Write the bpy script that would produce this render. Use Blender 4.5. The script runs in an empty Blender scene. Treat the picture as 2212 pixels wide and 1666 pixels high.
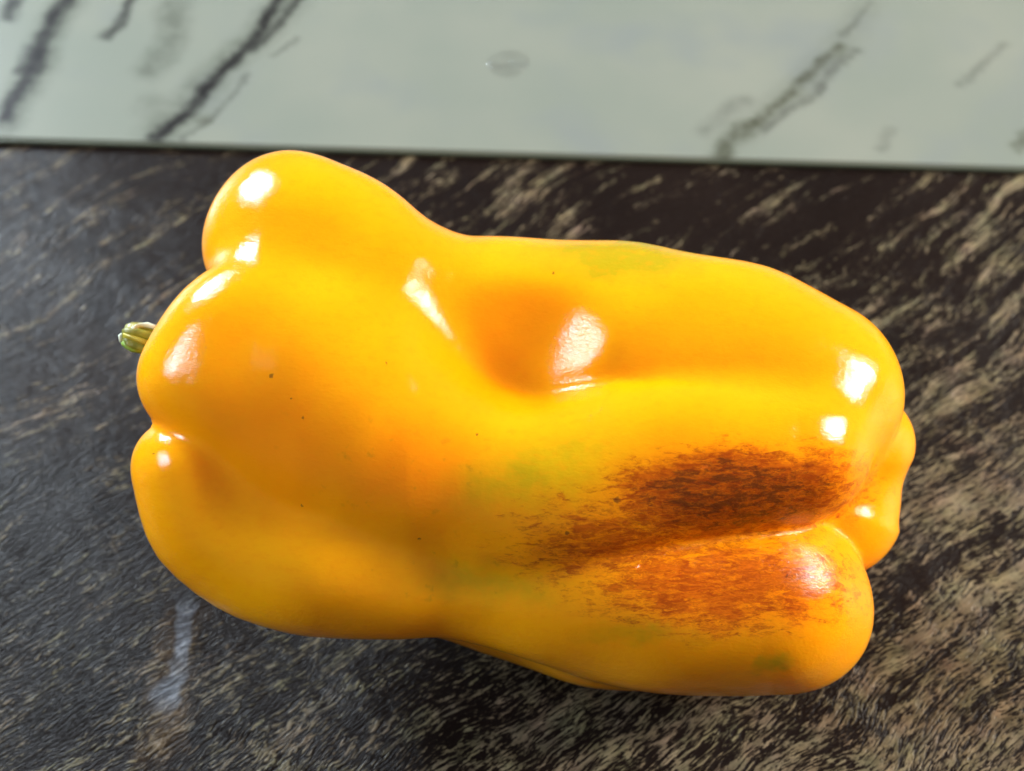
import bpy, math, random
import numpy as np
from mathutils import Vector, Matrix

# ------------------------------------------------------------------ camera, light, exposure
scene = bpy.context.scene
PITCH = math.radians(54.0)          # camera looks down by this much
DIST = 0.25                         # camera to the plane through the pepper's middle
WPX, HPX = 2212.0, 1666.0           # units of the modelling sketch: 2212 across the picture
S = 0.196 / WPX                     # metres per sketch unit in the pepper's plane
H0 = 0.0528                         # height of the picture centre above the table
ROLL = math.radians(-1.4)

AX = Vector((1, 0, 0))
AY = Vector((0, math.sin(PITCH), math.cos(PITCH)))
AZ = Vector((0, -math.cos(PITCH), math.sin(PITCH)))
C0 = Vector((0, 0, H0))
CAM = C0 + AZ * DIST

cd = bpy.data.cameras.new('camera')
cam = bpy.data.objects.new('camera', cd)
scene.collection.objects.link(cam)
cam.matrix_world = Matrix(((AX.x, AY.x, AZ.x, CAM.x), (AX.y, AY.y, AZ.y, CAM.y), (AX.z, AY.z, AZ.z, CAM.z), (0, 0, 0, 1)))
cd.sensor_width = 36.0
cd.lens = 36.0 * DIST / (WPX * S)
cd.clip_start = 0.01
cd.clip_end = 20
cd.dof.use_dof = True
cd.dof.focus_distance = DIST - 0.020
cd.dof.aperture_fstop = 15.0
scene.camera = cam

world = bpy.data.worlds.new('World')
scene.world = world
world.use_nodes = True
bg = world.node_tree.nodes['Background']
bg.inputs[0].default_value = (1.0, 0.97, 0.93, 1)
bg.inputs[1].default_value = 0.20

scene.view_settings.view_transform = 'Standard'
scene.view_settings.look = 'None'
scene.view_settings.exposure = 0.0
scene.view_settings.gamma = 1.0
scene.cycles.max_bounces = 6
scene.cycles.diffuse_bounces = 3
scene.cycles.glossy_bounces = 3

def window_lamp(name, direction, dist, sx, sy, power, col, seed=0.0):
    """daylight through a window, broken up by the foliage outside it"""
    l = bpy.data.lights.new(name, 'AREA')
    l.shape = 'RECTANGLE'; l.size = sx; l.size_y = sy
    l.energy = power; l.color = col
    l.use_nodes = True
    nt = l.node_tree; em = nt.nodes['Emission']
    ge = nt.nodes.new('ShaderNodeNewGeometry')
    mp = nt.nodes.new('ShaderNodeMapping'); mp.inputs[1].default_value = (seed, seed * 1.7, seed)
    no = nt.nodes.new('ShaderNodeTexNoise'); no.inputs['Scale'].default_value = 4.6; no.inputs['Detail'].default_value = 4.0
    no.inputs['Roughness'].default_value = 0.65
    mr = nt.nodes.new('ShaderNodeMapRange')
    mr.inputs[1].default_value = 0.45; mr.inputs[2].default_value = 0.56
    mr.inputs[3].default_value = 0.04; mr.inputs[4].default_value = 1.9
    nt.links.new(ge.outputs['Parametric'], mp.inputs[0]); nt.links.new(mp.outputs[0], no.inputs['Vector'])
    nt.links.new(no.outputs['Fac'], mr.inputs[0]); nt.links.new(mr.outputs[0], em.inputs['Strength'])
    o = bpy.data.objects.new(name, l)
    scene.collection.objects.link(o)
    d = Vector(direction).normalized()
    o.location = C0 + d * dist
    o.rotation_euler = d.to_track_quat('Z', 'Y').to_euler()
    return o

LIGHTS = [(-0.66, 0.72, 0.36), (-0.83, -0.08, 0.52), (0.88, 0.13, 0.40)]
window_lamp('window_light_left', LIGHTS[0], 1.3, 0.34, 0.42, 32.0, (0.78, 0.90, 1.0), 0.3)
window_lamp('window_light_left_pane', LIGHTS[1], 1.3, 0.27, 0.36, 17.0, (0.66, 0.83, 1.0), 5.1)
window_lamp('window_light_right', LIGHTS[2], 1.3, 0.29, 0.42, 42.0, (1.0, 0.95, 0.87), 9.4)

# ------------------------------------------------------------------ helpers
def sketch(x, y, w=0.0):
    """sketch units (right, down, towards viewer) -> world point"""
    k = (DIST - w * S) / DIST
    return C0 + AX * ((x - WPX / 2) * S * k) + AY * ((HPX / 2 - y) * S * k) + AZ * (w * S)

def on_plane(x, y, z=0.0):
    d = sketch(x, y) - CAM
    t = (z - CAM.z) / d.z
    return CAM + d * t

class NT:
    def __init__(self, name):
        self.m = bpy.data.materials.new(name); self.m.use_nodes = True
        self.t = self.m.node_tree; self.n = self.t.nodes; self.l = self.t.links
        self.b = self.n['Principled BSDF']; self.out = self.n['Material Output']
    def _set(self, sock, v):
        if isinstance(v, bpy.types.NodeSocket): self.l.new(v, sock)
        elif v is not None: sock.default_value = v
    def new(self, t, **kw):
        n = self.n.new(t)
        for k, v in kw.items(): setattr(n, k, v)
        return n
    def math(self, op, a, b=None, c=None, clamp=False):
        n = self.new('ShaderNodeMath', operation=op, use_clamp=clamp)
        self._set(n.inputs[0], a); self._set(n.inputs[1], b); self._set(n.inputs[2], c)
        return n.outputs[0]
    def vmath(self, op, a, b=None):
        n = self.new('ShaderNodeVectorMath', operation=op)
        self._set(n.inputs[0], a); self._set(n.inputs[1], b)
        return n.outputs['Value'] if op in ('LENGTH', 'DOT_PRODUCT', 'DISTANCE') else n.outputs[0]
    def ramp(self, v, a, b, lo=0.0, hi=1.0, smooth=True):
        n = self.new('ShaderNodeMapRange', interpolation_type='SMOOTHSTEP' if smooth else 'LINEAR')
        n.clamp = True
        self._set(n.inputs[0], v); self._set(n.inputs[1], a); self._set(n.inputs[2], b)
        self._set(n.inputs[3], lo); self._set(n.inputs[4], hi)
        return n.outputs[0]
    def noise(self, vec, scale, detail=2.0, rough=0.5, dist=0.0, color=False):
        n = self.new('ShaderNodeTexNoise')
        self._set(n.inputs['Vector'], vec); self._set(n.inputs['Scale'], scale)
        self._set(n.inputs['Detail'], detail); self._set(n.inputs['Roughness'], rough)
        self._set(n.inputs['Distortion'], dist)
        return n.outputs['Color'] if color else n.outputs['Fac']
    def mapping(self, vec, loc=(0, 0, 0), rot=(0, 0, 0), sc=(1, 1, 1), typ='POINT'):
        n = self.new('ShaderNodeMapping', vector_type=typ)
        self._set(n.inputs[0], vec)
        n.inputs[1].default_value = loc; n.inputs[2].default_value = rot; n.inputs[3].default_value = sc
        return n.outputs[0]
    def mix(self, f, a, b, typ='MIX'):
        n = self.new('ShaderNodeMix', data_type='RGBA', blend_type=typ)
        self._set(n.inputs[0], f)
        self._set(n.inputs[6], a if isinstance(a, bpy.types.NodeSocket) else (*a, 1))
        self._set(n.inputs[7], b if isinstance(b, bpy.types.NodeSocket) else (*b, 1))
        return n.outputs[2]
    def bump(self, h, strength, dist, normal=None):
        n = self.new('ShaderNodeBump')
        self._set(n.inputs['Height'], h); n.inputs['Strength'].default_value = strength
        n.inputs['Distance'].default_value = dist
        if normal is not None: self.l.new(normal, n.inputs['Normal'])
        return n.outputs[0]
    def xyz(self, v):
        n = self.new('ShaderNodeSeparateXYZ'); self.l.new(v, n.inputs[0]); return n.outputs
    def obj(self):
        return self.new('ShaderNodeTexCoord').outputs['Object']

def link_mesh(name, verts, faces, mat, parent=None, smooth=True, loc=None):
    me = bpy.data.meshes.new(name)
    me.from_pydata([tuple(v) for v in verts], [], [tuple(f) for f in faces])
    me.update()
    if smooth: me.polygons.foreach_set('use_smooth', [True] * len(me.polygons))
    me.materials.append(mat)
    o = bpy.data.objects.new(name, me)
    scene.collection.objects.link(o)
    if loc is not None: o.location = loc
    if parent is not None: o.parent = parent
    return o

# ------------------------------------------------------------------ tabletop
GRAIN = math.radians(37.0)
def table_material():
    t = NT('dark_grained_laminate')
    o = t.obj()
    g = t.mapping(o, rot=(0, 0, -GRAIN))                    # x runs along the grain
    # gentle waviness of the grain
    wv = t.noise(o, 9.0, 2.0, 0.5, color=True)
    wob = t.vmath('SCALE', t.vmath('SUBTRACT', wv, (0.5, 0.5, 0.5)), None)
    wob.node.inputs['Scale'].default_value = 0.034
    g = t.vmath('ADD', g, wob)
    w2 = t.vmath('MULTIPLY', t.vmath('SUBTRACT', t.noise(o, 70.0, 2.0, 0.5, color=True), (.5, .5, .5)), (0.004, 0.004, 0))
    g = t.vmath('ADD', g, w2)
    s1 = t.noise(t.mapping(g, sc=(9, 75, 1)), 1.0, 3.0, 0.55)         # broad streaks
    s2 = t.noise(t.mapping(g, loc=(3, 7, 0), sc=(24, 330, 1)), 1.0, 3.0, 0.6)
    f1 = t.noise(t.mapping(g, sc=(290, 1600, 1)), 1.0, 3.0, 0.55, 0.5)   # flecks
    f2 = t.noise(t.mapping(g, loc=(5, 1, 0), sc=(750, 2800, 1)), 1.0, 1.0, 0.5, 0.6)
    big = t.noise(o, 14.0, 2.0, 0.5)
    px = t.xyz(o)
    # the print is paler towards the near right
    side = t.math('ADD', t.math('MULTIPLY', px[0], 1.5), t.math('MULTIPLY', px[1], -2.6))
    near = t.ramp(px[1], -0.06, 0.07, 1.0, 0.0)
    s3 = t.noise(t.mapping(g, loc=(1, 9, 0), sc=(55, 230, 1)), 1.0, 2.0, 0.5)
    dens = t.math('ADD', t.math('MULTIPLY', s1, 0.42), t.math('ADD', t.math('MULTIPLY', s2, 0.30), t.math('MULTIPLY', t.math('SUBTRACT', s3, 0.5), 0.5)))
    dens = t.math('ADD', dens, t.math('MULTIPLY', t.ramp(side, -0.20, 0.36), 0.19))
    dens = t.math('ADD', dens, t.math('MULTIPLY', t.math('SUBTRACT', big, 0.5), 0.15))
    fl = t.math('ADD', t.math('MULTIPLY', f1, 0.75), t.math('MULTIPLY', f2, 0.35))
    fl = t.math('ADD', 0.52, t.math('MULTIPLY', t.math('SUBTRACT', fl, 0.55), t.ramp(near, 0, 1, 0.9, 1.5, False)))
    v = t.math('ADD', fl, dens)
    v = t.math('ADD', v, t.math('MULTIPLY', t.ramp(near, 0.0, 0.8, 1.0, 0.0), t.math('MULTIPLY_ADD', s2, 0.55, -0.255)))
    m1 = t.ramp(v, 0.97, 1.17)
    m2 = t.ramp(s1, 0.62, 0.78)
    m2 = t.math('MULTIPLY', m2, t.ramp(t.noise(t.mapping(g, sc=(30, 120, 1)), 1.0, 2.0), 0.5, 0.68))
    m = t.math('MAXIMUM', m1, t.math('MULTIPLY', m2, 0.55))
    hue = t.noise(o, 130.0, 2.0, 0.6, color=True)
    dark = t.mix(t.noise(o, 30.0, 2.0), (0.005, 0.0030, 0.0025), (0.014, 0.0085, 0.0065))
    pale = t.mix(0.18, (0.166, 0.128, 0.075), t.mix(1.0, (0.36, 0.275, 0.175), hue, 'MULTIPLY'))
    shade = t.ramp(t.noise(t.mapping(g, loc=(2, 4, 0), sc=(150, 420, 1)), 1.0, 3.0, 0.6), 0.32, 0.68, 0.42, 1.35, False)
    pale = t.mix(1.0, pale, t.new('ShaderNodeCombineXYZ').outputs[0], 'MULTIPLY')
    cx = pale.node.inputs[7].links[0].from_node
    for i in range(3): t.l.new(shade, cx.inputs[i])
    col = t.mix(m, dark, pale)
    # dark cracks across the grain
    cr = t.noise(t.mapping(g, loc=(0.4, 0.2, 0), sc=(60, 7, 1)), 1.0, 3.0, 0.5)
    crm = t.math('MULTIPLY', t.ramp(t.math('ABSOLUTE', t.math('SUBTRACT', cr, 0.5)), 0.0, 0.03, 1.0, 0.0), t.math('MULTIPLY', t.ramp(big, 0.40, 0.55), t.ramp(px[0], -0.09, -0.03, 1.0, 0.0)))
    col = t.mix(t.math('MULTIPLY', crm, 0.75), col, (0.008, 0.006, 0.006))
    # window reflection painted into the table colour: pale bar with brown edge
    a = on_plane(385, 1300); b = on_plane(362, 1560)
    def painted_reflection(p, q, half, n_amp):
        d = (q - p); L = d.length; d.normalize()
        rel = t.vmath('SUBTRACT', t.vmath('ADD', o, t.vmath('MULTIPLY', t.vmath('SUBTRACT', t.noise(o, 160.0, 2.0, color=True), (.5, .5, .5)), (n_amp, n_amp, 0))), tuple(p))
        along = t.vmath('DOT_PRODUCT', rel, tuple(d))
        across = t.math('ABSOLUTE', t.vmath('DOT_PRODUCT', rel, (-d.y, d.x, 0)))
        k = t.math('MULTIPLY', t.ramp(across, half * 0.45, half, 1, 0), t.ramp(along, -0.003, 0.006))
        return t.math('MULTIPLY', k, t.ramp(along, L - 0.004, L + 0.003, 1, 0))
    st = t.math('MAXIMUM', painted_reflection(on_plane(400, 1290), on_plane(388, 1440), 0.0026, 0.006), painted_reflection(on_plane(390, 1430), on_plane(352, 1520), 0.0036, 0.007))
    st2 = painted_reflection(on_plane(398, 1300), on_plane(345, 1640), 0.0062, 0.010)
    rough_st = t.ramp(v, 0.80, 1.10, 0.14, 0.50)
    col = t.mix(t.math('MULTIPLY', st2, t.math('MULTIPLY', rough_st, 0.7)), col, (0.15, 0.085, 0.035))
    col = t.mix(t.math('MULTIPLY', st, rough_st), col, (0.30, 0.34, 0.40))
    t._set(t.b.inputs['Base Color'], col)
    h = t.math('ADD', t.math('MULTIPLY', fl, 0.8), t.math('MULTIPLY', s2, 0.5))
    t._set(t.b.inputs['Normal'], t.bump(h, 0.65, 0.0007))
    t._set(t.b.inputs['Roughness'], t.ramp(v, 0.9, 1.3, 0.36, 0.26))
    t.b.inputs['Specular IOR Level'].default_value = 0.075
    return t.m

tm = table_material()
X0, X1, Y0, Y1 = -0.75, 0.75, -0.55, 0.85
nx = 12
tv = []; tf = []
tb = [(X0, Y0), (X1, Y0), (X1, Y1), (X0, Y1)]
tv = [(x, y, 0) for x, y in tb] + [(x, y, -0.03) for x, y in tb]
tf = [(0, 1, 2, 3), (7, 6, 5, 4), (0, 4, 5, 1), (1, 5, 6, 2), (2, 6, 7, 3), (3, 7, 4, 0)]
table = link_mesh('tabletop', tv, tf, tm, smooth=False)
table['kind'] = 'structure'
table['label'] = 'dark brown wood-grain tabletop with pale flecks under the pepper'

# ------------------------------------------------------------------ marble-print glass board
BT = 0.0019                                                   # thickness
p0 = on_plane(0, 302, BT); p1 = on_plane(2212, 366, BT)
ex = (p1 - p0).normalized(); ey = Vector((-ex.y, ex.x, 0))
B0 = p0 - ex * 0.12
BW, BD = (p1 - p0).length + 0.26, 0.22
def board_xy(x, y):
    r = on_plane(x, y, BT) - B0
    return (r.dot(ex), r.dot(ey))

def marble_material():
    t = NT('pale_marble_print_under_glass')
    o = t.obj()
    n1 = t.vmath('SUBTRACT', t.noise(o, 55.0, 4.0, 0.6, color=True), (.5, .5, .5))
    n2 = t.vmath('SUBTRACT', t.noise(o, 320.0, 2.0, 0.6, color=True), (.5, .5, .5))
    od = t.vmath('ADD', o, t.vmath('ADD', t.vmath('MULTIPLY', n1, (0.008, 0.008, 0)), t.vmath('MULTIPLY', n2, (0.0027, 0.0027, 0))))
    col = t.mix(t.ramp(t.noise(o, 16.0, 3.0, 0.5), 0.35, 0.7), (0.176, 0.190, 0.156), (0.205, 0.210, 0.170))
    col = t.mix(t.ramp(t.noise(o, 30.0, 2.0, 0.5), 0.5, 0.8), col, (0.168, 0.180, 0.165))
    dens = t.noise(o, 190.0, 3.0, 0.6)
    def seg(col, pts, wid, strength, c, soft=2.8):
        for (xa, ya), (xb, yb) in zip(pts[:-1], pts[1:]):
            a = Vector(board_xy(xa, ya)); b = Vector(board_xy(xb, yb))
            d = b - a; L = d.length; d.normalize()
            rel = t.vmath('SUBTRACT', od, (a.x, a.y, 0))
            al = t.vmath('DOT_PRODUCT', rel, (d.x, d.y, 0))
            ac = t.math('ABSOLUTE', t.vmath('DOT_PRODUCT', rel, (-d.y, d.x, 0)))
            k = t.ramp(ac, wid * 0.25, wid * soft, 1, 0)
            k = t.math('MULTIPLY', k, t.math('MULTIPLY', t.ramp(al, -wid * 1.2, wid, 0, 1), t.ramp(al, L - wid, L + wid * 1.2, 1, 0)))
            k = t.math('MULTIPLY', k, t.ramp(dens, 0.34, 0.62, strength * (0.85 if c is DK else 0.55), strength))
            col = t.mix(k, col, c)
        return col
    DK = (0.010, 0.008, 0.009); GR = (0.06, 0.06, 0.05); OL = (0.042, 0.042, 0.024); SM = (0.082, 0.088, 0.068)
    # smoky halos first, then dark cores
    col = seg(col, [(640, -10), (470, 160), (335, 305)], 0.0036, 0.75, SM, 2.6)
    col = seg(col, [(390, -10), (355, 120), (315, 165)], 0.0032, 0.7, SM, 2.4)
    col = seg(col, [(340, 200), (310, 250)], 0.003, 0.4, SM, 2.4)
    col = seg(col, [(150, -10), (60, 180), (0, 290)], 0.0034, 0.75, SM, 2.4)
    col = seg(col, [(140, -10), (110, 60), (60, 170), (0, 270)], 0.0015, 0.96, DK)
    col = seg(col, [(78, 95), (40, 165)], 0.0018, 0.8, DK)
    col = seg(col, [(38, -10), (14, 45)], 0.0017, 0.85, DK)
    col = seg(col, [(285, -10), (262, 42), (216, 86)], 0.0013, 0.80, DK)
    col = seg(col, [(610, -10), (560, 65), (510, 130), (430, 215), (332, 305)], 0.0013, 0.96, DK)
    col = seg(col, [(655, -10), (600, 55), (540, 115)], 0.0009, 0.75, DK)
    col = seg(col, [(640, 80), (585, 125)], 0.0006, 0.55, GR)
    col = seg(col, [(545, 160), (485, 225), (445, 262), (395, 300)], 0.0007, 0.60, GR)
    col = seg(col, [(450, 255), (420, 265)], 0.0012, 0.5, OL)
    col = seg(col, [(1880, 0), (1830, 75), (1700, 200), (1560, 330)], 0.0034, 0.25, SM, 2.4)
    col = seg(col, [(1880, 0), (1820, 80)], 0.0007, 0.5, GR)
    col = seg(col, [(1820, 95), (1760, 150), (1690, 215), (1625, 275)], 0.0012, 0.78, OL)
    col = seg(col, [(1630, 265), (1585, 300), (1555, 345)], 0.0018, 0.75, OL)
    col = seg(col, [(1850, 100), (1790, 165), (1720, 230), (1640, 292)], 0.0010, 0.62, GR)
    col = seg(col, [(1610, 210), (1560, 255), (1510, 290)], 0.0016, 0.38, GR)
    col = seg(col, [(2180, 95), (2120, 145), (2060, 185)], 0.0009, 0.40, GR)
    col = seg(col, [(1925, 275), (1895, 320)], 0.0012, 0.45, GR)
    col = seg(col, [(2225, 285), (2180, 320)], 0.0011, 0.65, OL)
    t._set(t.b.inputs['Base Color'], col)
    t.b.inputs['Roughness'].default_value = 0.32
    t.b.inputs['Specular IOR Level'].default_value = 0.12
    t.b.inputs['Coat Weight'].default_value = 0.0
    t.b.inputs['Coat Roughness'].default_value = 0.08
    return t.m

def glass_edge_material():
    t = NT('green_glass_edge')
    c = t.mix(t.noise(t.obj(), 60.0, 3.0), (0.050, 0.060, 0.042), (0.095, 0.100, 0.068))
    t._set(t.b.inputs['Base Color'], c)
    t.b.inputs['Roughness'].default_value = 0.25
    return t.m

board = bpy.data.objects.new('marble_board', None)
scene.collection.objects.link(board)
board.location = B0 + Vector((0, 0, -BT))
board.rotation_euler = (0, 0, math.atan2(ex.y, ex.x))
board['label'] = 'pale green-grey marble slab with dark diagonal veins, lying behind the pepper'
board['category'] = 'marble board'
# printed slab with a small bevel on its rim
bv = 0.0005
def slab(x0, x1, y0, y1, z0, z1, b):
    v = [(x0, y0, z0), (x1, y0, z0), (x1, y1, z0), (x0, y1, z0),
         (x0, y0, z1 - b), (x1, y0, z1 - b), (x1, y1, z1 - b), (x0, y1, z1 - b),
         (x0 + b, y0 + b, z1), (x1 - b, y0 + b, z1), (x1 - b, y1 - b, z1), (x0 + b, y1 - b, z1)]
    f = [(3, 2, 1, 0), (8, 9, 10, 11)]
    for i in range(4):
        j = (i + 1) % 4
        f += [(i, j, 4 + j, 4 + i), (4 + i, 4 + j, 8 + j, 8 + i)]
    return v, f
mm = marble_material()
v, f = slab(0, BW, 0.0009, BD, 0.0005, BT, bv)
link_mesh('printed_face', v, f, mm, board, smooth=False)
v, f = slab(0, BW, 0, 0.0009, 0.0002, BT - 0.0005, 0.0002)
link_mesh('glass_edge', v, f, glass_edge_material(), board, smooth=False)

# clear round drop on the board
def drop_material():
    t = NT('clear_drop')
    t.n.remove(t.b)
    tr = t.new('ShaderNodeBsdfTransparent'); tr.inputs[0].default_value = (1.0, 1.0, 1.0, 1)
    gl = t.new('ShaderNodeBsdfGlossy'); gl.inputs['Roughness'].default_value = 0.12
    lw = t.new('ShaderNodeLayerWeight'); lw.inputs[0].default_value = 0.5
    fac = t.math('MULTIPLY_ADD', t.math('POWER', lw.outputs['Facing'], 3.0), 0.25, 0.02)
    mx = t.new('ShaderNodeMixShader')
    t.l.new(fac, mx.inputs[0]); t.l.new(tr.outputs[0], mx.inputs[1]); t.l.new(gl.outputs[0], mx.inputs[2])
    t.l.new(mx.outputs[0], t.out.inputs[0])
    return t.m
dv = []; dfc = []
DR, DH, NR, NS = 0.0060, 0.0009, 14, 48
for i in range(NR):
    a = i / (NR - 1)
    r = DR * a
    z = DH * (1 - a ** 4)
    for j in range(NS):
        th = 2 * math.pi * j / NS
        wob = 1 + 0.035 * math.sin(2 * th + 0.7) + 0.02 * math.sin(3 * th)
        dv.append((r * wob * math.cos(th), r * wob * math.sin(th), z + 0.0002))
for i in range(NR - 1):
    for j in range(NS):
        k = (j + 1) % NS
        dfc.append((i * NS + j, (i + 1) * NS + j, (i + 1) * NS + k, i * NS + k))
dfc.append(tuple((NR - 1) * NS + j for j in reversed(range(NS))))
drop = link_mesh('water_drop', dv, dfc, drop_material(), loc=on_plane(1098, 137, BT))
drop['label'] = 'clear round drop on the plain middle of the marble slab'
drop['category'] = 'water drop'

# ------------------------------------------------------------------ pepper: lobes as smooth-blended swellings
def smin(a, b, k):
    h = np.clip(0.5 + 0.5 * (b - a) / k, 0, 1)
    return b + (a - b) * h - k * h * (1 - h)

def round_cone(P, a, b, ra, rb):
    a = np.array(a, np.float32); b = np.array(b, np.float32)
    ab = b - a
    h = np.clip(((P - a) @ ab) / float(ab @ ab), 0, 1)
    return np.linalg.norm(P - a - h[:, None] * ab, axis=1) - (ra + (rb - ra) * h)

def ball(P, c, r):
    return np.linalg.norm(P - np.array(c, np.float32), axis=1) - r

def ellipsoid(P, c, r, ang=0.0):
    q = P - np.array(c, np.float32)
    ca, sa = math.cos(ang), math.sin(ang)
    q = np.stack([q[:, 0] * ca + q[:, 1] * sa, -q[:, 0] * sa + q[:, 1] * ca, q[:, 2]], 1)
    r = np.array(r, np.float32)
    k0 = np.linalg.norm(q / r, axis=1); k1 = np.linalg.norm(q / (r * r), axis=1)
    return k0 * (k0 - 1.0) / np.maximum(k1, 1e-6)

# chains: (group blend, [(x, y, w, r), ...])  x right, y down, w towards viewer, sketch units
CORE = [(705, 900, 0, 302), (900, 965, 0, 285), (1150, 1000, -60, 268), (1400, 970, -100, 310), (1620, 990, -130, 280)]
LOBES = {
    'back_shoulder':  [(636, 524, -20, 192), (760, 596, 0, 197), (838, 660, -10, 187)],
    'mid_shoulder':   [(416, 806, 158, 119), (482, 722, 156, 124), (580, 700, 120, 150), (690, 780, 80, 200)],
    'left_face':      [(492, 846, 116, 166), (600, 868, 84, 205), (740, 890, 62, 236)],
    'low_body':       [(500, 1056, 44, 172), (640, 1088, 26, 200), (820, 1075, 10, 205)],
    'low_shoulder':   [(394, 1016, 132, 109), (446, 1130, 104, 122), (560, 1192, 78, 148), (700, 1212, 88, 142), (850, 1236, 88, 124)],
    'ridge':          [(830, 965, 100, 215), (1150, 1062, 125, 202), (1450, 995, 150, 196), (1728, 972, 148, 154)],
    'back_top':       [(960, 735, -90, 222), (1110, 740, -50, 224), (1260, 742, -20, 220), (1400, 756, 5, 221), (1600, 792, 15, 214), (1748, 844, 20, 198)],
    'low_front':      [(700, 1212, 88, 142), (850, 1238, 88, 122), (1050, 1262, 78, 134), (1250, 1262, 62, 186), (1450, 1285, 55, 210), (1668, 1298, 70, 186)],
    'low_front_rim':  [(1450, 1285, 0, 210), (1687, 1308, 5, 194)],
    'end_core':       [(1500, 1000, -200, 180), (1760, 1020, -120, 150)],
    'end':            [(1852, 962, -95, 119), (1835, 1034, -112, 100), (1812, 1106, -110, 138)],
    'under':          [(760, 1105, -70, 250), (1000, 1140, -90, 240), (1150, 1180, -90, 252), (1320, 1228, -90, 252), (1500, 1245, -90, 242)],
}
def grade(x0, x1, k0, k1):
    return lambda P: k0 + (k1 - k0) * np.clip((P[:, 0] - x0) / (x1 - x0), 0, 1)
KS = {'left_face': (lambda P: np.interp(P[:, 0], [400, 640], [40, 120])), 'back_shoulder': 80, 'mid_shoulder': grade(380, 560, 24, 95), 'low_body': 30, 'low_shoulder': grade(380, 560, 20, 60), 'ridge': (lambda P: np.interp(P[:, 0], [880, 1020, 1350, 1600], [95, 30, 24, 45])),
      'back_top': (lambda P: np.interp(P[:, 0], [960, 1060, 1250, 1500], [90, 50, 36, 80])), 'low_front': grade(900, 1450, 65, 20), 'low_front_rim': 14,
      'end_core': 30, 'end': 14, 'under': 16}

def smooth_chain(c, m=4):
    """Catmull-Rom through the chain's nodes"""
    c = [np.array(p, np.float32) for p in c]
    out = []
    for i in range(len(c) - 1):
        p0 = c[i - 1] if i else 2 * c[0] - c[1]
        p3 = c[i + 2] if i + 2 < len(c) else 2 * c[-1] - c[-2]
        for j in range(m):
            t = j / m
            out.append(0.5 * (2 * c[i] + (c[i + 1] - p0) * t + (2 * p0 - 5 * c[i] + 4 * c[i + 1] - p3) * t * t + (3 * c[i] - p0 - 3 * c[i + 1] + p3) * t ** 3))
    return out + [c[-1]]
CORE_S = smooth_chain(CORE)
LOBES_S = {n: smooth_chain(c) for n, c in LOBES.items()}

def chain(P, c, tau=13.0):
    """swept swelling: the stretches of the chain are averaged, the nearest weighing most"""
    ds = np.stack([round_cone(P, p[:3], q[:3], p[3], q[3]) for p, q in zip(c[:-1], c[1:])])
    e = np.exp(-(ds - ds.min(0)) / tau)
    return (ds * e).sum(0) / e.sum(0) - 9.0

def pepper_sdf(P):
    d = chain(P, CORE_S)
    first = ('back_shoulder', 'back_top')
    for n in first + tuple(k for k in LOBES_S if k not in first):
        d = smin(d, chain(P, LOBES_S[n]), KS[n](P) if callable(KS[n]) else KS[n])
        if n == 'back_top':                                    # the long hollow of the upper side
            d = -smin(-d, ellipsoid(P, (1085, 708, 330), (225, 185, 185), 0.05), 75)
    x, y, w = P[:, 0], P[:, 1], P[:, 2]
    d = d + 5 * np.sin(x / 97 + 0.6) * np.sin(y / 83 + w / 120) + 3 * np.sin(x / 51 + y / 64 + 1.0) * np.sin(w / 60 + 2)
    return d

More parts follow.
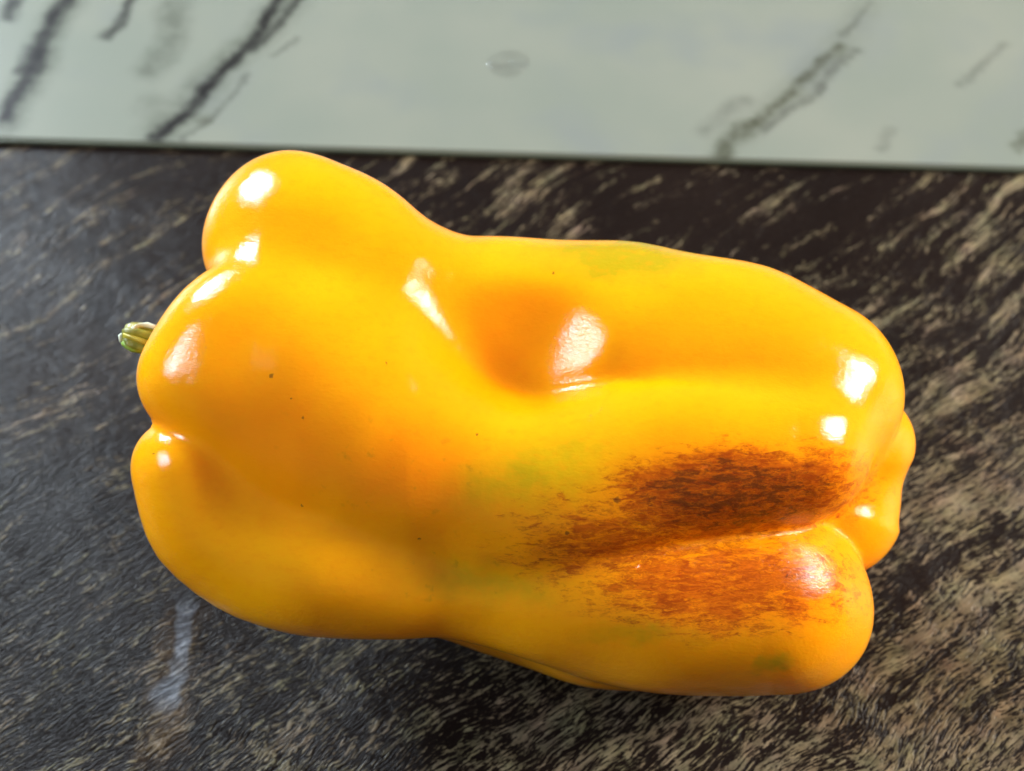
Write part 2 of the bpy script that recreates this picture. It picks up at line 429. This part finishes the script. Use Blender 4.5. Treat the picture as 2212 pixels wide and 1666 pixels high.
def surface_nets(sdf, lo, hi, h):
    q = 6
    n = [(int((b - a) / h) // q + 1) * q for a, b in zip(lo, hi)]
    ax = [np.float32(lo[i]) + h * np.arange(n[i], dtype=np.float32) for i in range(3)]
    # coarse pass: one sample in the middle of every block of q samples
    cax = [a[q // 2::q] for a in ax]
    cg = np.stack(np.meshgrid(*cax, indexing='ij'), -1)
    CV = sdf(cg.reshape(-1, 3)).reshape(cg.shape[:3])
    V = np.repeat(np.repeat(np.repeat(CV, q, 0), q, 1), q, 2)
    near = np.argwhere(np.abs(CV) < q * h * 1.25)
    off = np.stack(np.meshgrid(*[np.arange(q)] * 3, indexing='ij'), -1).reshape(-1, 3)
    for i0 in range(0, len(near), 2000):
        I = (near[i0:i0 + 2000, None, :] * q + off[None]).reshape(-1, 3)
        V[I[:, 0], I[:, 1], I[:, 2]] = sdf(np.array(lo, np.float32) + h * I.astype(np.float32))
    ins = V < 0
    c = np.zeros([m - 1 for m in n], np.int8)
    for i in (0, 1):
        for j in (0, 1):
            for k in (0, 1):
                c += ins[i:n[0] - 1 + i, j:n[1] - 1 + j, k:n[2] - 1 + k]
    act = (c > 0) & (c < 8)
    idx = -np.ones(act.shape, np.int64)
    cells = np.argwhere(act)
    idx[act] = np.arange(len(cells))
    P = np.array(lo, np.float32) + h * (cells + 0.5).astype(np.float32)
    # pull the cell centres on to the surface
    for it in range(3):
        d = sdf(P); e = 1.5
        g = np.stack([sdf(P + np.eye(3, dtype=np.float32)[a] * e) - sdf(P - np.eye(3, dtype=np.float32)[a] * e) for a in range(3)], 1) / (2 * e)
        step = (d / np.maximum((g * g).sum(1), 0.05))[:, None] * g
        L = np.linalg.norm(step, axis=1, keepdims=True)
        P = P - step * np.minimum(1, h / np.maximum(L, 1e-6))
    F = []
    for a in range(3):
        b, cc = (a + 1) % 3, (a + 2) % 3
        sl0 = [slice(1, -1)] * 3; sl1 = [slice(1, -1)] * 3
        sl0[a] = slice(0, -1); sl1[a] = slice(1, None)
        A, B = ins[tuple(sl0)], ins[tuple(sl1)]
        for sgn, M in ((1, A & ~B), (-1, ~A & B)):
            q = np.argwhere(M)
            q[:, b] += 1; q[:, cc] += 1
            def at(db, dc):
                r = q.copy(); r[:, b] -= db; r[:, cc] -= dc
                return idx[r[:, 0], r[:, 1], r[:, 2]]
            quad = np.stack([at(1, 1), at(0, 1), at(0, 0), at(1, 0)], 1)
            F.append(quad if sgn > 0 else quad[:, ::-1])
    return P, np.concatenate(F)

PV, PF = surface_nets(pepper_sdf, (230, 280, -520), (2040, 1580, 420), 9.0)
# sketch frame (y down) -> world
k = (DIST - PV[:, 2] * S) / DIST
lx = (PV[:, 0] - WPX / 2) * S * k; ly = (HPX / 2 - PV[:, 1]) * S * k; lz = PV[:, 2] * S
Rm = np.array([[AX.x, AY.x, AZ.x], [AX.y, AY.y, AZ.y], [AX.z, AY.z, AZ.z]])
WV = np.stack([lx, ly, lz], 1) @ Rm.T + np.array(C0)
print('PEPPER zmin', WV[:, 2].min(), 'verts', len(WV), 'size', WV.max(0) - WV.min(0))

def skin_material():
    t = NT('glossy_yellow_pepper_skin')
    at = t.new('ShaderNodeAttribute'); at.attribute_name = 'rest'
    r = at.outputs['Vector']                                   # sketch coordinates / 1000, fixed to the skin
    wpd = t.vmath('ADD', r, t.vmath('MULTIPLY', t.vmath('SUBTRACT', t.noise(r, 9.0, 3.0, 0.6, color=True), (.5, .5, .5)), (0.10, 0.10, 0)))
    def ell(cx, cy, rx, ry, ang=0.0, inner=0.35, warp=0.05):
        q = t.mapping(t.vmath('SUBTRACT', wpd, (cx / 1000, cy / 1000, 0)), rot=(0, 0, -ang), sc=(1, 1, 0))
        q = t.vmath('MULTIPLY', q, (1000 / rx, 1000 / ry, 0))
        return t.ramp(t.vmath('LENGTH', q), inner, 1.0, 1.0, 0.0)
    front = t.ramp(t.xyz(r)[2], -0.12, 0.0)
    base = t.mix(t.ramp(t.noise(r, 3.0, 2.0, 0.5), 0.3, 0.7), (0.93, 0.33, 0.0010), (0.94, 0.37, 0.0012))
    # riper, more orange skin, with shade of the middle and hollow painted in
    ripe_shade = t.math('MAXIMUM', ell(600, 960, 330, 250, 0.35, 0.1), ell(880, 1040, 460, 190, 0.2, 0.0))
    ripe_shade = t.math('MAXIMUM', ripe_shade, t.math('MULTIPLY', ell(1110, 745, 260, 160, 0, 0.0), 0.42))
    base = t.mix(t.math('MULTIPLY', ripe_shade, 0.66), base, (0.88, 0.205, 0.0006))
    # unripe green blotches
    gn = t.noise(r, 14.0, 3.0, 0.6)
    gr = t.math('MULTIPLY', ell(1330, 560, 260, 75, 0.05, 0.2), 1.0)
    gr = t.math('MAXIMUM', gr, t.math('MULTIPLY', ell(1130, 1030, 220, 120, -0.35, 0.0), 0.55))
    gr = t.math('MAXIMUM', gr, t.math('MULTIPLY', ell(1230, 970, 190, 70, -0.2, 0.1), 0.40))
    gr = t.math('MAXIMUM', gr, t.math('MULTIPLY', ell(1060, 1255, 240, 80, 0.1, 0.0), 0.42))
    gr = t.math('MAXIMUM', gr, t.math('MULTIPLY', ell(1670, 1440, 60, 32, -0.2, 0.1), 0.60))
    gr = t.math('MAXIMUM', gr, t.math('MULTIPLY', ell(1400, 1370, 200, 40, 0.0, 0.1), 0.45))
    gr = t.math('MULTIPLY', gr, t.ramp(gn, 0.28, 0.70, 0.60, 1.35))
    yg = t.math('MAXIMUM', ell(1190, 1000, 320, 190, -0.25, 0.0), t.math('MULTIPLY', ell(1420, 570, 380, 70, 0.1, 0.0), 0.8))
    base = t.mix(t.math('MULTIPLY', yg, 0.55), base, (0.62, 0.40, 0.002))
    gr = t.math('MINIMUM', t.math('MULTIPLY', gr, 0.95), 0.8)
    base = t.mix(gr, base, (0.32, 0.27, 0.003))
    # small grey-green bruises
    br = t.ramp(t.noise(r, 26.0, 3.0, 0.6), 0.60, 0.74)
    br = t.math('MULTIPLY', br, t.math('MAXIMUM', ell(900, 1000, 420, 190, 0.1, 0.3), ell(950, 1240, 420, 100, 0.1, 0.3)))
    base = t.mix(t.math('MULTIPLY', br, 0.35), base, (0.30, 0.16, 0.005))
    mot = t.noise(t.mapping(r, sc=(1, 2.0, 1.4)), 34.0, 4.0, 0.65)
    base = t.mix(t.ramp(mot, 0.45, 0.75, 0.0, 0.28), base, (0.84, 0.26, 0.001))
    # brown, fibrous weathering on the two front lobes
    st = t.mapping(r, rot=(0, 0, 0.12), sc=(1.0, 3.0, 2.0))
    dist = t.vmath('ADD', st, t.vmath('MULTIPLY', t.vmath('SUBTRACT', t.noise(st, 14.0, 3.0, 0.6, color=True), (.5, .5, .5)), (0.15, 0.15, 0.15)))
    fib = t.noise(dist, 19.0, 6.0, 0.70)
    fine = t.noise(t.mapping(r, rot=(0, 0, 0.1), sc=(1, 2.3, 1.6)), 70.0, 3.0, 0.65, 1.2)
    a1 = ell(1585, 1068, 440, 165, -0.06, 0.12)
    a2 = ell(1560, 1262, 480, 175, 0.02, 0.08)
    a3 = ell(1340, 1185, 420, 150, 0.10, 0.0)
    a4 = ell(1250, 1105, 240, 60, 0.05, 0.0, 0.06)
    rust = t.math('MAXIMUM', t.math('MAXIMUM', t.math('MULTIPLY', a1, 1.0), t.math('MULTIPLY', a2, 0.80)), t.math('MULTIPLY', a3, 0.70))
    rust = t.math('MAXIMUM', rust, t.math('MULTIPLY', a4, 0.42))
    wash = t.math('MULTIPLY', t.ramp(rust, 0.10, 0.75), 0.60)
    base = t.mix(wash, base, (0.80, 0.170, 0.0012))
    base = t.mix(t.math('MULTIPLY', t.ramp(a1, 0.25, 1.0), 0.36), base, (0.42, 0.060, 0.0015))
    fib = t.math('ADD', t.math('MULTIPLY', fib, 0.80), t.math('MULTIPLY', fine, 0.20))
    m1 = t.math('MULTIPLY', t.ramp(t.math('MULTIPLY_ADD', rust, 0.34, t.math('SUBTRACT', fib, 0.17)), 0.40, 0.60), t.ramp(rust, 0.02, 0.20))
    tone = t.mix(t.ramp(t.noise(dist, 30.0, 3.0, 0.6), 0.35, 0.65), (0.33, 0.040, 0.0012), (0.58, 0.115, 0.002))
    base = t.mix(t.math('MULTIPLY', m1, 0.88), base, tone)
    dk = t.math('MAXIMUM', a1, t.math('MULTIPLY', ell(1730, 1270, 180, 120, 0.3, 0.1), 0.62))
    fib2 = t.math('ADD', t.math('MULTIPLY', t.noise(t.vmath('ADD', dist, (3.1, 1.7, 0.4)), 17.0, 6.0, 0.70), 0.8), t.math('MULTIPLY', fine, 0.2))
    m2 = t.math('MULTIPLY', t.ramp(t.math('MULTIPLY_ADD', dk, 0.34, t.math('SUBTRACT', fib2, 0.285)), 0.44, 0.62), t.ramp(dk, 0.10, 0.35))
    base = t.mix(t.math('MULTIPLY', m2, 0.80), base, (0.105, 0.024, 0.004))
    base = t.mix(t.math('MULTIPLY', t.ramp(fine, 0.66, 0.78), t.math('MULTIPLY', t.ramp(rust, 0.25, 0.6), 0.4)), base, (0.50, 0.22, 0.03))
    # scattered specks
    specks = [(587, 811, 5.5), (655, 903, 4), (628, 861, 3), (1030, 938, 3), (652, 1093, 3), (1332, 1080, 7), (1225, 1152, 5), (905, 1165, 3), (1195, 590, 3), (331, 980, 3), (833, 785, 2.5), (1700, 1245, 4)]
    sp = None
    wr = t.vmath('ADD', r, t.vmath('MULTIPLY', t.vmath('SUBTRACT', t.noise(r, 120.0, 2.0, color=True), (.5, .5, .5)), (0.012, 0.012, 0)))
    flat = t.vmath('MULTIPLY', wr, (1, 1, 0))
    for x, y, rr in specks:
        d = t.vmath('DISTANCE', flat, (x / 1000, y / 1000, 0))
        e = t.ramp(d, rr * 0.0005, rr * 0.0012, 1, 0)
        sp = e if sp is None else t.math('MAXIMUM', sp, e)
    base = t.mix(t.math('MULTIPLY', t.math('MULTIPLY', sp, front), 0.65), base, (0.05, 0.016, 0.006))
    b = t.b
    t._set(b.inputs['Base Color'], base)
    b.inputs['Subsurface Weight'].default_value = 0.55
    b.inputs['Subsurface Radius'].default_value = (1.0, 0.42, 0.04)
    b.inputs['Subsurface Scale'].default_value = 0.011
    b.inputs['IOR'].default_value = 1.38
    rough = t.math('ADD', 0.10, t.math('MULTIPLY', t.math('MULTIPLY', m1, t.ramp(rust, 0.2, 0.6)), 0.07))
    t._set(b.inputs['Roughness'], rough)
    b.inputs['Coat Weight'].default_value = 0.0
    b.inputs['Coat Roughness'].default_value = 0.07
    # fine waviness of the skin breaks up the reflections
    h1 = t.noise(r, 22.0, 3.0, 0.6)
    h2 = t.noise(t.mapping(r, sc=(1, 2.2, 1.5)), 95.0, 3.0, 0.6)
    n1 = t.bump(h1, 0.10, 0.0012)
    n2 = t.bump(h2, 0.15, 0.0006, n1)
    flatr = t.vmath('MULTIPLY', t.vmath('SUBTRACT', r, (1.60, 1.16, 0)), (3.2, 5.0, 0))
    scar = t.ramp(t.vmath('LENGTH', flatr), 0.5, 1.1, 1.0, 0.0)
    n3 = t.bump(t.math('MULTIPLY', fine, scar), 0.30, 0.0005, n2)
    t._set(b.inputs['Normal'], n3)
    t._set(b.inputs['Coat Normal'], n3)
    return t.m

pepper = bpy.data.objects.new('bell_pepper', None)
scene.collection.objects.link(pepper)
pepper['label'] = 'glossy yellow bell pepper with brown scarred patches lying on the dark table'
pepper['category'] = 'bell pepper'
base_pt = Vector((float(WV[:, 0].mean()), float(WV[:, 1].mean()), 0.0))
pepper.location = base_pt
body = link_mesh('body', WV - np.array(base_pt), PF.tolist(), skin_material(), pepper)
at = body.data.attributes.new('rest', 'FLOAT_VECTOR', 'POINT')
at.data.foreach_set('vector', (PV / 1000.0).astype(np.float32).ravel())

# ------------------------------------------------------------------ stem
def stem_material():
    t = NT('olive_green_stem')
    o = t.obj()
    c = t.mix(t.ramp(t.noise(o, 300.0, 3.0), 0.35, 0.7), (0.16, 0.17, 0.012), (0.40, 0.32, 0.02))
    c = t.mix(t.ramp(t.noise(o, 500.0, 2.0), 0.6, 0.75), c, (0.14, 0.26, 0.03))
    t._set(t.b.inputs['Base Color'], c)
    t.b.inputs['Roughness'].default_value = 0.4
    t.b.inputs['Subsurface Weight'].default_value = 0.1
    t.b.inputs['Subsurface Scale'].default_value = 0.001
    t._set(t.b.inputs['Normal'], t.bump(t.noise(o, 1500.0, 2.0), 0.3, 0.0003))
    return t.m
def cut_material():
    t = NT('dry_pale_cut')
    c = t.mix(t.noise(t.obj(), 900.0, 3.0), (0.72, 0.76, 0.50), (0.90, 0.90, 0.74))
    t._set(t.b.inputs['Base Color'], c)
    t.b.inputs['Roughness'].default_value = 0.7
    return t.m
def loft(path, prof, up):
    """path: [(point, radius)], prof(i, th) -> radius factor"""
    vs, fs = [], []
    N = 40
    for i, (p, r) in enumerate(path):
        q0 = path[max(i - 1, 0)][0]; q1 = path[min(i + 1, len(path) - 1)][0]
        d = (q1 - q0).normalized(); sx = d.cross(up).normalized(); sy = sx.cross(d)
        for j in range(N):
            th = 2 * math.pi * j / N
            rr = r * prof(i, th)
            vs.append(p + sx * rr * math.cos(th) + sy * rr * math.sin(th))
    for i in range(len(path) - 1):
        for j in range(N):
            k = (j + 1) % N
            fs.append((i * N + j, i * N + k, (i + 1) * N + k, (i + 1) * N + j))
    n = len(path)
    fs.append(tuple(range(N - 1, -1, -1)))
    fs.append(tuple((n - 1) * N + j for j in range(N)))
    return vs, fs
def star(i, th):
    return 1.0 + 0.17 * math.cos(5 * th + 0.9) + 0.05 * math.cos(2 * th)
SW = 10
pth = [(sketch(420, 775, SW), 26 * S), (sketch(360, 750, SW), 27 * S), (sketch(325, 738, SW), 28 * S), (sketch(300, 731, SW), 29 * S), (sketch(280, 728, SW), 27 * S), (sketch(269, 727, SW), 22 * S)]
vs, fs = loft(pth, star, AZ)
stem = link_mesh('stem', [v - base_pt for v in vs], fs, stem_material(), pepper)
stem['label'] = 'short olive green stem stub with pale dry edge'
def plain(name, c1, c2):
    t = NT(name)
    t._set(t.b.inputs['Base Color'], t.mix(t.noise(t.obj(), 700.0, 3.0), c1, c2)); t.b.inputs['Roughness'].default_value = 0.45
    return t.m
stem_light = plain('yellow_olive_ridge', (0.36, 0.26, 0.012), (0.52, 0.42, 0.04))
stem_green = plain('fresh_green_ridge', (0.10, 0.22, 0.012), (0.34, 0.48, 0.08))
def ridge_line(pts, r, name):
    rng = random.Random(4)
    path = [(p, r * S * rng.uniform(0.75, 1.3)) for p in pts]
    vs, fs = loft(path, lambda i, th: 1.0 + 0.2 * math.cos(3 * th + i), AZ)
    return link_mesh(name, [v - base_pt for v in vs], fs, CUT, stem)
CUT = cut_material()
R2 = lambda *p: [sketch(x, y, SW + w) for x, y, w in p]
ridge_line(R2((345, 712, 6), (330, 706, 8), (318, 702, 8), (306, 702, 9), (296, 705, 12), (290, 713, 20)), 6, 'dry_ridge')
ridge_line(R2((292, 709, 18), (284, 715, 20), (272, 719, 16), (261, 726, 10), (264, 738, 16)), 7, 'cut_rim')
CUT = stem_light
ridge_line(R2((268, 724, 24), (285, 729, 31), (305, 737, 33), (335, 748, 32)), 6, 'green_ridge')
CUT = stem_green
ridge_line(R2((266, 738, 20), (273, 748, 20), (285, 755, 18), (310, 760, 14)), 6, 'green_ridge')
